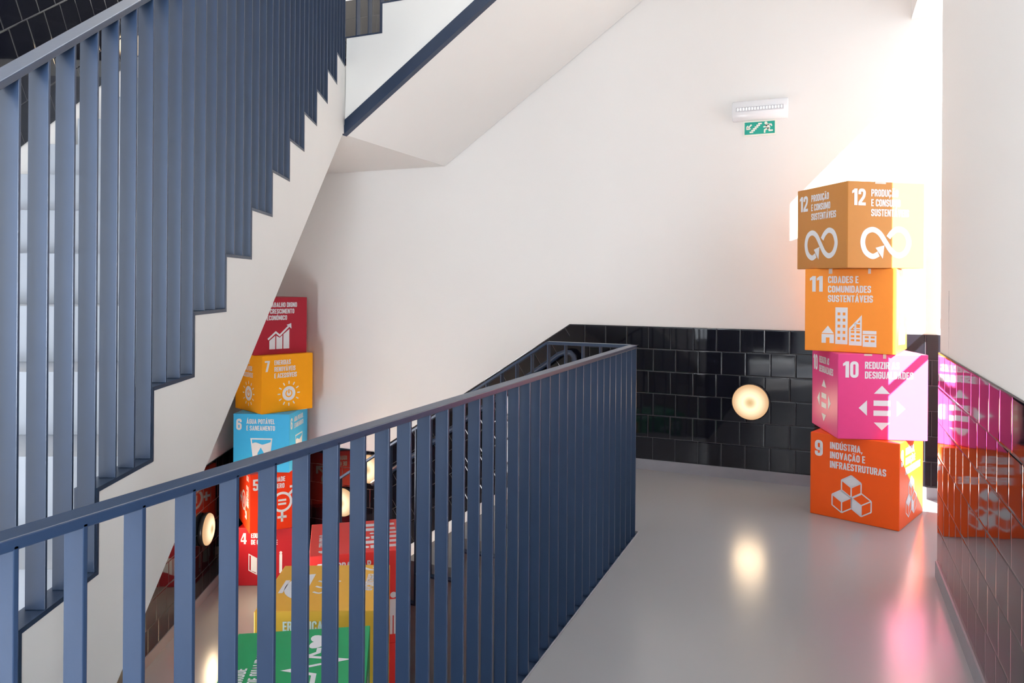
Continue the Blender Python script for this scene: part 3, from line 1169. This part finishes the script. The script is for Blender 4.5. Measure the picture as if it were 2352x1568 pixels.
def icon(n):
    k = Ink()
    if n == 11:
        f = lambda x, y: ((x - 182) / 766.0, 1 - (y - 790) / 705.0)
        F = lambda *p: k.poly([f(*q) for q in p])
        R = lambda x0, y0, x1, y1: k.rect(*f(x0, y1), *f(x1, y0))
        F((330, 1340), (437, 1340), (385, 1275))
        R(330, 1347, 368, 1423)
        R(400, 1347, 437, 1423)
        R(368, 1347, 400, 1376)
        def HO(x0, y0, x1, y1, xs, ys):
            a, b = f(x0, y1), f(x1, y0)
            k.holes(a[0], a[1], b[0], b[1], [(f(p, 0)[0], f(q_, 0)[0]) for p, q_ in xs], [(f(0, q_)[1], f(0, p)[1]) for p, q_ in reversed(ys)])
        HO(448, 1117, 552, 1428, [(467, 490), (511, 533)], [(1160 + 52 * i, 1184 + 52 * i) for i in range(5)])
        HO(563, 1305, 670, 1433, [(580, 609), (624, 655)], [(1312, 1330), (1348, 1366), (1382, 1398)])
        F((563, 1305), (563, 1292), (670, 1177), (670, 1202), (574, 1305))
        R(655, 1190, 670, 1305)
        R(609, 1246, 624, 1305)
        R(600, 1286, 660, 1298)
        R(618, 1243, 660, 1255)
        R(678, 1307, 790, 1335)
        HO(678, 1342, 790, 1440, [(695, 727), (743, 776)], [(1352, 1368), (1384, 1400)])
    elif n == 12:
        p = [(.35, .835), (.27, .865), (.18, .81), (.145, .70), (.18, .595), (.27, .555), (.36, .595), (.44, .70), (.52, .805), (.61, .85), (.70, .81), (.745, .70), (.70, .585), (.61, .545), (.53, .58), (.475, .645)]
        k.stroke([(u + 0.05, 1 - v) for u, v in spline(p)], 0.062)
        k.poly([(.36, .235), (.475, .265), (.455, .11)])
    elif n == 10:
        f = lambda x, y: ((x - 298) / 752.0, 1 - (y - 40) / 705.0)
        F = lambda *p: k.poly([f(*q) for q in p])
        F((600, 365), (735, 365), (667, 298))
        F((473, 485), (543, 548), (543, 420))
        F((861, 485), (791, 420), (791, 548))
        F((597, 465), (737, 465), (737, 420), (597, 420))
        F((597, 547), (737, 547), (737, 503), (597, 503))
        F((667, 666), (735, 602), (600, 602))
    elif n == 9:
        a, b, h = 0.11, 0.072, 0.128
        def cube(cx, vt, fill):
            c = 1 - vt
            P0, P1, P2, P3 = (cx, c), (cx + a, c - b), (cx, c - 2 * b), (cx - a, c - b)
            dn = lambda p: (p[0], p[1] - h)
            for s_ in ((P0, P1), (P1, P2), (P2, P3), (P3, P0), (P1, dn(P1)), (P2, dn(P2)), (P3, dn(P3)), (dn(P3), dn(P2)), (dn(P2), dn(P1))):
                k.stroke(s_, 0.014)
            if fill == 'top':
                k.poly([P0, P3, P2, P1])
            else:
                k.poly([P3, dn(P3), dn(P2), P2])
        cube(0.48, 0.455, 'top')
        cube(0.372, 0.645, 'top')
        cube(0.592, 0.645, 'left')
    elif n == 8:
        f = lambda x, y: ((x - 603) / 405.0, 1 - (y - 132) / 405.0)
        F = lambda *p: k.poly([f(*q) for q in p])
        F((718, 500), (762, 500), (762, 405), (718, 440))
        F((770, 500), (816, 500), (816, 403), (796, 420), (770, 405))
        F((824, 500), (870, 500), (870, 360), (824, 396))
        k.stroke([f(*q) for q in ((708, 430), (766, 380), (796, 404), (872, 334))], 0.032)
        F((848, 330), (886, 357), (884, 318))
    elif n == 7:
        cx, cy = .52, .315
        k.disc(cx, cy, .128)
        k.ring(cx, cy, .058, .022, a0=radians(120), a1=radians(420), mi=1)
        k.rect(cx - .012, cy, cx + .012, cy + .072, 1)
        for i in range(12):
            a = 2 * pi * i / 12
            k.stroke([(cx + cos(a) * .165, cy + sin(a) * .165), (cx + cos(a) * .218, cy + sin(a) * .218)], .02)
    elif n == 6:
        f = lambda x, y: ((x - 492) / 401.0, 1 - (y - 967) / 401.0)
        k.stroke([f(*q) for q in ((620, 1139), (767, 1139), (748, 1292), (640, 1292))], 0.022, True)
        top = [f(*q) for q in spline([(625, 1172), (650, 1164), (675, 1170), (700, 1178), (725, 1172), (762, 1160)])]
        k.poly([f(643, 1290), f(745, 1290)] + list(reversed(top)))
        dp = [f(690, 1198)] + [f(690 + 23 * sin(t), 1243 - 24 * cos(t)) for t in [radians(60 + 240 * i / 14) for i in range(15)]]
        k.poly(list(reversed(dp)), 1)
    elif n == 5:
        cx, cy, r = .55, .47, .155
        k.ring(cx, cy, r, .042)
        k.rect(cx - .07, cy + .015, cx + .07, cy + .05)
        k.rect(cx - .07, cy - .05, cx + .07, cy - .015)
        k.stroke([(cx + .11, cy + .11), (cx + .235, cy + .235)], .042)
        k.stroke([(cx + .13, cy + .25), (cx + .255, cy + .25), (cx + .255, cy + .12)], .04)
        k.rect(cx - .021, .13, cx + .021, cy - r)
        k.rect(cx - .08, .19, cx + .08, .232)
    elif n == 4:
        k.stroke([(.20, .545), (.335, .475), (.335, .20), (.20, .27)], .016, True)
        k.poly([(.235, .525), (.335, .475), (.335, .225), (.235, .265)])
        k.poly([(.365, .475), (.60, .545), (.60, .27), (.365, .20)])
        k.rect(.735, .22, .785, .55)
        k.poly([(.735, .20), (.785, .20), (.76, .14)])
        k.disc(.76, .575, .025)
    elif n == 3:
        k.stroke([(.10, .36), (.30, .36), (.38, .55), (.48, .16), (.56, .44), (.61, .36), (.68, .36)], .034)
        hp = [(.78 + .105 * (sin(t) ** 3), .37 + .10 * (0.81 * cos(t) - 0.31 * cos(2 * t) - 0.12 * cos(3 * t))) for t in [2 * pi * i / 26 for i in range(26)]]
        k.poly(hp)
        k.stroke([(.18, .2), (.26, .27)], .03)
    elif n == 2:
        k.poly([(.22, .34), (.78, .34)] + [(.5 + .28 * cos(a), .34 - .21 * sin(a)) for a in [pi * i / 16 for i in range(1, 16)]])
        k.rect(.36, .10, .64, .14)
        for x in (.38, .50, .62):
            k.stroke(spline([(x, .40), (x + .03, .46), (x - .02, .52), (x + .02, .60)]), .024)
    elif n == 1:
        for i, (x, hgt) in enumerate(((.14, .30), (.28, .36), (.42, .28), (.55, .22), (.68, .34), (.83, .38))):
            w = .045 if hgt > .25 else .034
            k.disc(x, .14 + hgt, w * .72, n=16)
            k.poly([(x - w, .14 + hgt * .42), (x + w, .14 + hgt * .42), (x + w, .14 + hgt - w), (x - w, .14 + hgt - w)])
            k.rect(x - w * .75, .10, x - w * .12, .14 + hgt * .42)
            k.rect(x + w * .12, .10, x + w * .75, .14 + hgt * .42)
    return k


FACES = {   # origin (lower left as read), right and up directions of each side in box coordinates
    'F': (Vector((-.5, -.5, 0)), Vector((1, 0, 0)), up), 'R': (Vector((.5, -.5, 0)), Vector((0, 1, 0)), up),
    'B': (Vector((.5, .5, 0)), Vector((-1, 0, 0)), up), 'L': (Vector((-.5, .5, 0)), Vector((0, -1, 0)), up),
    'T': (Vector((-.5, -.5, 1)), Vector((1, 0, 0)), Vector((0, 1, 0)))}


def imprint(bm, ink, side, s, h, turn=0, lift=0.0008):
    o, u, v = FACES[side]
    nrm = u.cross(v)
    sc = Vector((s, s, h))
    sm = lambda q: Vector((q.x * sc.x, q.y * sc.y, q.z * sc.z))
    for pts, mi in ink.q:
        out = []
        for a, b in pts:
            for _ in range(turn):             # quarter turns anticlockwise
                a, b = 1 - b, a
            out.append(sm(o + u * a + v * b) + nrm * (lift * (1.6 if mi else 1.0)))
        ar = (out[1] - out[0]).cross(out[2] - out[0])
        try:
            f = bm.faces.new([bm.verts.new(p) for p in out])
            f.material_index = mi
            f.normal_update()
            if f.normal.dot(nrm) < 0:
                f.normal_flip()
        except ValueError:
            pass


def card_box(n, x, y, th, z, s, h, sides, label, group, tape=None):
    """folded cardboard cube with printed sides; sides: list of (side, quarter turns)"""
    bm = bmesh.new()
    box(bm, -s / 2, -s / 2, 0, s / 2, s / 2, h)
    fix(bm)
    o = link('cardboard_box', bm, M[n], None, bevel=0.004)
    o.location = (x, y, z)
    o.rotation_euler = (0, 0, th)
    tag(o, label, 'box', group)
    if not sides:
        return o
    for side, turn in sides:
        bt, bi, bn = bmesh.new(), bmesh.new(), bmesh.new()
        imprint(bn, numeral(n), side, s, h, turn)
        link('numeral', bn, [M['print'], M[n]], o)
        imprint(bt, lettering(n), side, s, h, turn)
        imprint(bi, icon(n), side, s, h, turn)
        link('lettering', bt, [M['print'], M[n]], o)
        link('pictogram', bi, [M['print'], M[n]], o)
    if tape:
        bm = bmesh.new()
        for side, a, w, d in tape:
            k = Ink()
            k.rect(a, 1 - d, a + w, 1)
            imprint(bm, k, side, s, h, 0, 0.0005)
            if side in 'FR':
                k = Ink()
                c0 = a if side == 'F' else None
                if c0 is not None:
                    k.rect(a, 0, a + w, d)
                    imprint(bm, k, 'T', s, h, 0, 0.0005)
        link('tape_strip', bm, M['tape'], o)
    return o


R = radians
ALL = [('F', 0), ('R', 0), ('L', 0)]
GR = 'boxes stacked in the tower beside the right wall'
s9, h9 = 0.455, 0.451
card_box(9, .210, 4.578, R(-19.5), 0.0, s9, h9, ALL, 'deep orange cube printed 9 Indústria, inovação e infraestruturas, bottom of the right tower', GR)
card_box(10, .206, 4.572, R(17.1), h9 + 0.001, s9, h9, ALL, 'pink cube printed 10 Reduzir as desigualdades, half in sunlight in the right tower', GR, [('F', .29, .09, .02), ('F', .5, .035, .05)])
card_box(11, .154, 4.603, R(-11.1), 2 * h9 + 0.002, s9, h9, ALL, 'light orange cube printed 11 Cidades e comunidades sustentáveis in the right tower', GR, [('F', .27, .04, .06), ('F', .70, .03, .06)])
card_box(12, .155, 4.517, R(34.2), 3 * h9 + 0.003, s9, h9, ALL, 'ochre brown cube printed 12 Produção e consumo sustentáveis, topmost of the right tower', GR, [('F', .35, .14, .025)])
GL_ = 'boxes stacked in the tower on the lower floor'
s4, h4 = 0.434, 0.442
card_box(4, -4.036, 4.689, R(24), LOW, s4, h4, [('F', 0), ('R', 0), ('L', 0)], 'dark red cube printed 4 Educação de qualidade at the foot of the lower tower', GL_)
card_box(5, -4.009, 4.635, R(52.9), LOW + h4, s4, h4, [('F', 0), ('L', 3), ('R', 0)], 'bright red-orange cube printed 5 Igualdade de género between dark red and blue cubes', GL_)
card_box(6, -4.028, 4.636, R(20.8), LOW + 2 * h4, s4, h4, [('F', 0), ('R', 0)], 'sky blue cube printed 6 Água potável e saneamento with a glass pictogram', GL_)
card_box(7, -4.054, 4.690, R(69.0), LOW + 3 * h4, s4, h4, [('F', 0), ('L', 0)], 'yellow cube printed 7 Energias renováveis e acessíveis with a sun pictogram', GL_)
card_box(8, -4.120, 4.707, R(64.6), LOW + 4 * h4, s4, h4, [('F', 0), ('L', 0)], 'crimson cube printed 8 Trabalho digno, topmost of the lower tower', GL_)
GT = 'boxes in the row seen from above through the bars'
st_, ht = 0.505, 0.4785
zt = LOW + ht
for n_, x_, y_, a_, lab_, low_ in ((1, -2.325, 3.367, 36.7, 'coral red cube printed 1 Erradicar a pobreza, farthest of the row below the railing', 'lower red cube carrying the coral red cube below the railing'),
                                   (2, -2.068, 2.752, 25.9, 'mustard cube printed 2 Erradicar a fome, between the coral and green cubes', 'lower mustard cube carrying the mustard cube below the railing'),
                                   (3, -1.756, 2.161, 32.0, 'green cube printed 3 Saúde de qualidade, nearest of the row below the railing', 'lower green cube carrying the green cube below the railing')):
    card_box(n_, x_, y_, R(a_), LOW, st_, ht, [('F', 0), ('R', 0)], low_, GT)
    card_box(n_, x_, y_, R(a_), zt, st_, ht, [('T', 3 if n_ == 2 else 1), ('F', 0), ('R', 0)], lab_, GT)

# ------------------------------------------------------------------ emergency light and exit sign on the back wall
sg = empty('exit_sign', (-0.408, YB, 2.279), 'small green emergency exit sign with running figure, stairs and arrow', 'sign')
bm = bmesh.new()
box(bm, -0.101, -0.006, -0.051, 0.101, 0, 0.051)
link('plate', bm, M['sign_white'], sg, bevel=0.001)
bm = bmesh.new()
box(bm, -0.0925, -0.007, -0.0395, 0.0925, -0.006, 0.0395)
link('green_panel', bm, M['sign_green'], sg)
k = Ink()
f = lambda x, y: ((x - 1118 - (0)) / 718.0 * 0.185, -(y - (1084 - (x - 1118) * 0.098)) / 290.0 * 0.079)
F = lambda *p: k.poly([f(*q) for q in p])
k.stroke([f(925, 1018), f(835, 1112)], 0.0095)
F((800, 1070), (800, 1148), (885, 1138), (918, 1100), (850, 1108), (843, 1038))
for i in range(6):
    x0, y0 = 878 + 41 * i, 1202 - 43 * i
    k.stroke([f(x0, y0), f(x0 + 88, y0 - 8)], 0.0095)
hx, hy_ = f(1268, 965)
k.disc(hx, hy_, 0.0092, 0.0092)
k.stroke([f(1205, 1062), f(1262, 1052), f(1290, 1000), f(1390, 990), f(1405, 1030)], 0.0085)
F((1255, 1020), (1340, 985), (1372, 1075), (1300, 1105))
k.stroke([f(1330, 1080), f(1240, 1130), f(1238, 1200)], 0.0100)
k.stroke([f(1335, 1075), f(1350, 1140), f(1432, 1130)], 0.0095)
bm = bmesh.new()
for pts, mi in k.q:
    fa = bm.faces.new([bm.verts.new((a, -0.0075, b)) for a, b in pts])
    fa.normal_update()
    if fa.normal.y > 0:
        fa.normal_flip()
link('pictogram', bm, M['sign_white'], sg)

el = empty('emergency_light', (-0.405, YB, 2.392), 'white emergency light with a row of LEDs above the exit sign', 'lamp')
bm = bmesh.new()   # clear half-round cover
n = 20
hw, hh, dp_ = 0.170, 0.066, 0.062
ra = []
for sx in (-hw, -hw + 0.004, hw - 0.004, hw):
    sc_ = 0.94 if abs(sx) == hw else 1.0
    ra.append([bm.verts.new((sx, -dp_ * sc_ * abs(cos(-pi / 2 + pi * i / n)) ** 0.7, hh * sc_ * sin(-pi / 2 + pi * i / n))) for i in range(n + 1)])
for j in range(3):
    for i in range(n):
        bm.faces.new([ra[j][i], ra[j][i + 1], ra[j + 1][i + 1], ra[j + 1][i]])
bm.faces.new(ra[0])
bm.faces.new(list(reversed(ra[-1])))
fix(bm)
link('cover', bm, M['clear_plastic'], el, smooth=True)
bm = bmesh.new()
box(bm, -0.145, -dp_ - 0.003, -0.014, 0.145, -dp_ + 0.012, 0.016)
link('reflector', bm, M['reflector'], el, bevel=0.002)
for i in range(16):
    bm = bmesh.new()
    x = -0.133 + 0.266 * i / 15
    bmesh.ops.create_uvsphere(bm, u_segments=10, v_segments=6, radius=0.0055)
    for v in bm.verts:
        v.co = Vector((v.co.x * 0.72 + x, v.co.y * 0.5 - dp_ - 0.003, v.co.z * 1.5 + 0.002))
    link('led', bm, M['led'], el, smooth=True)
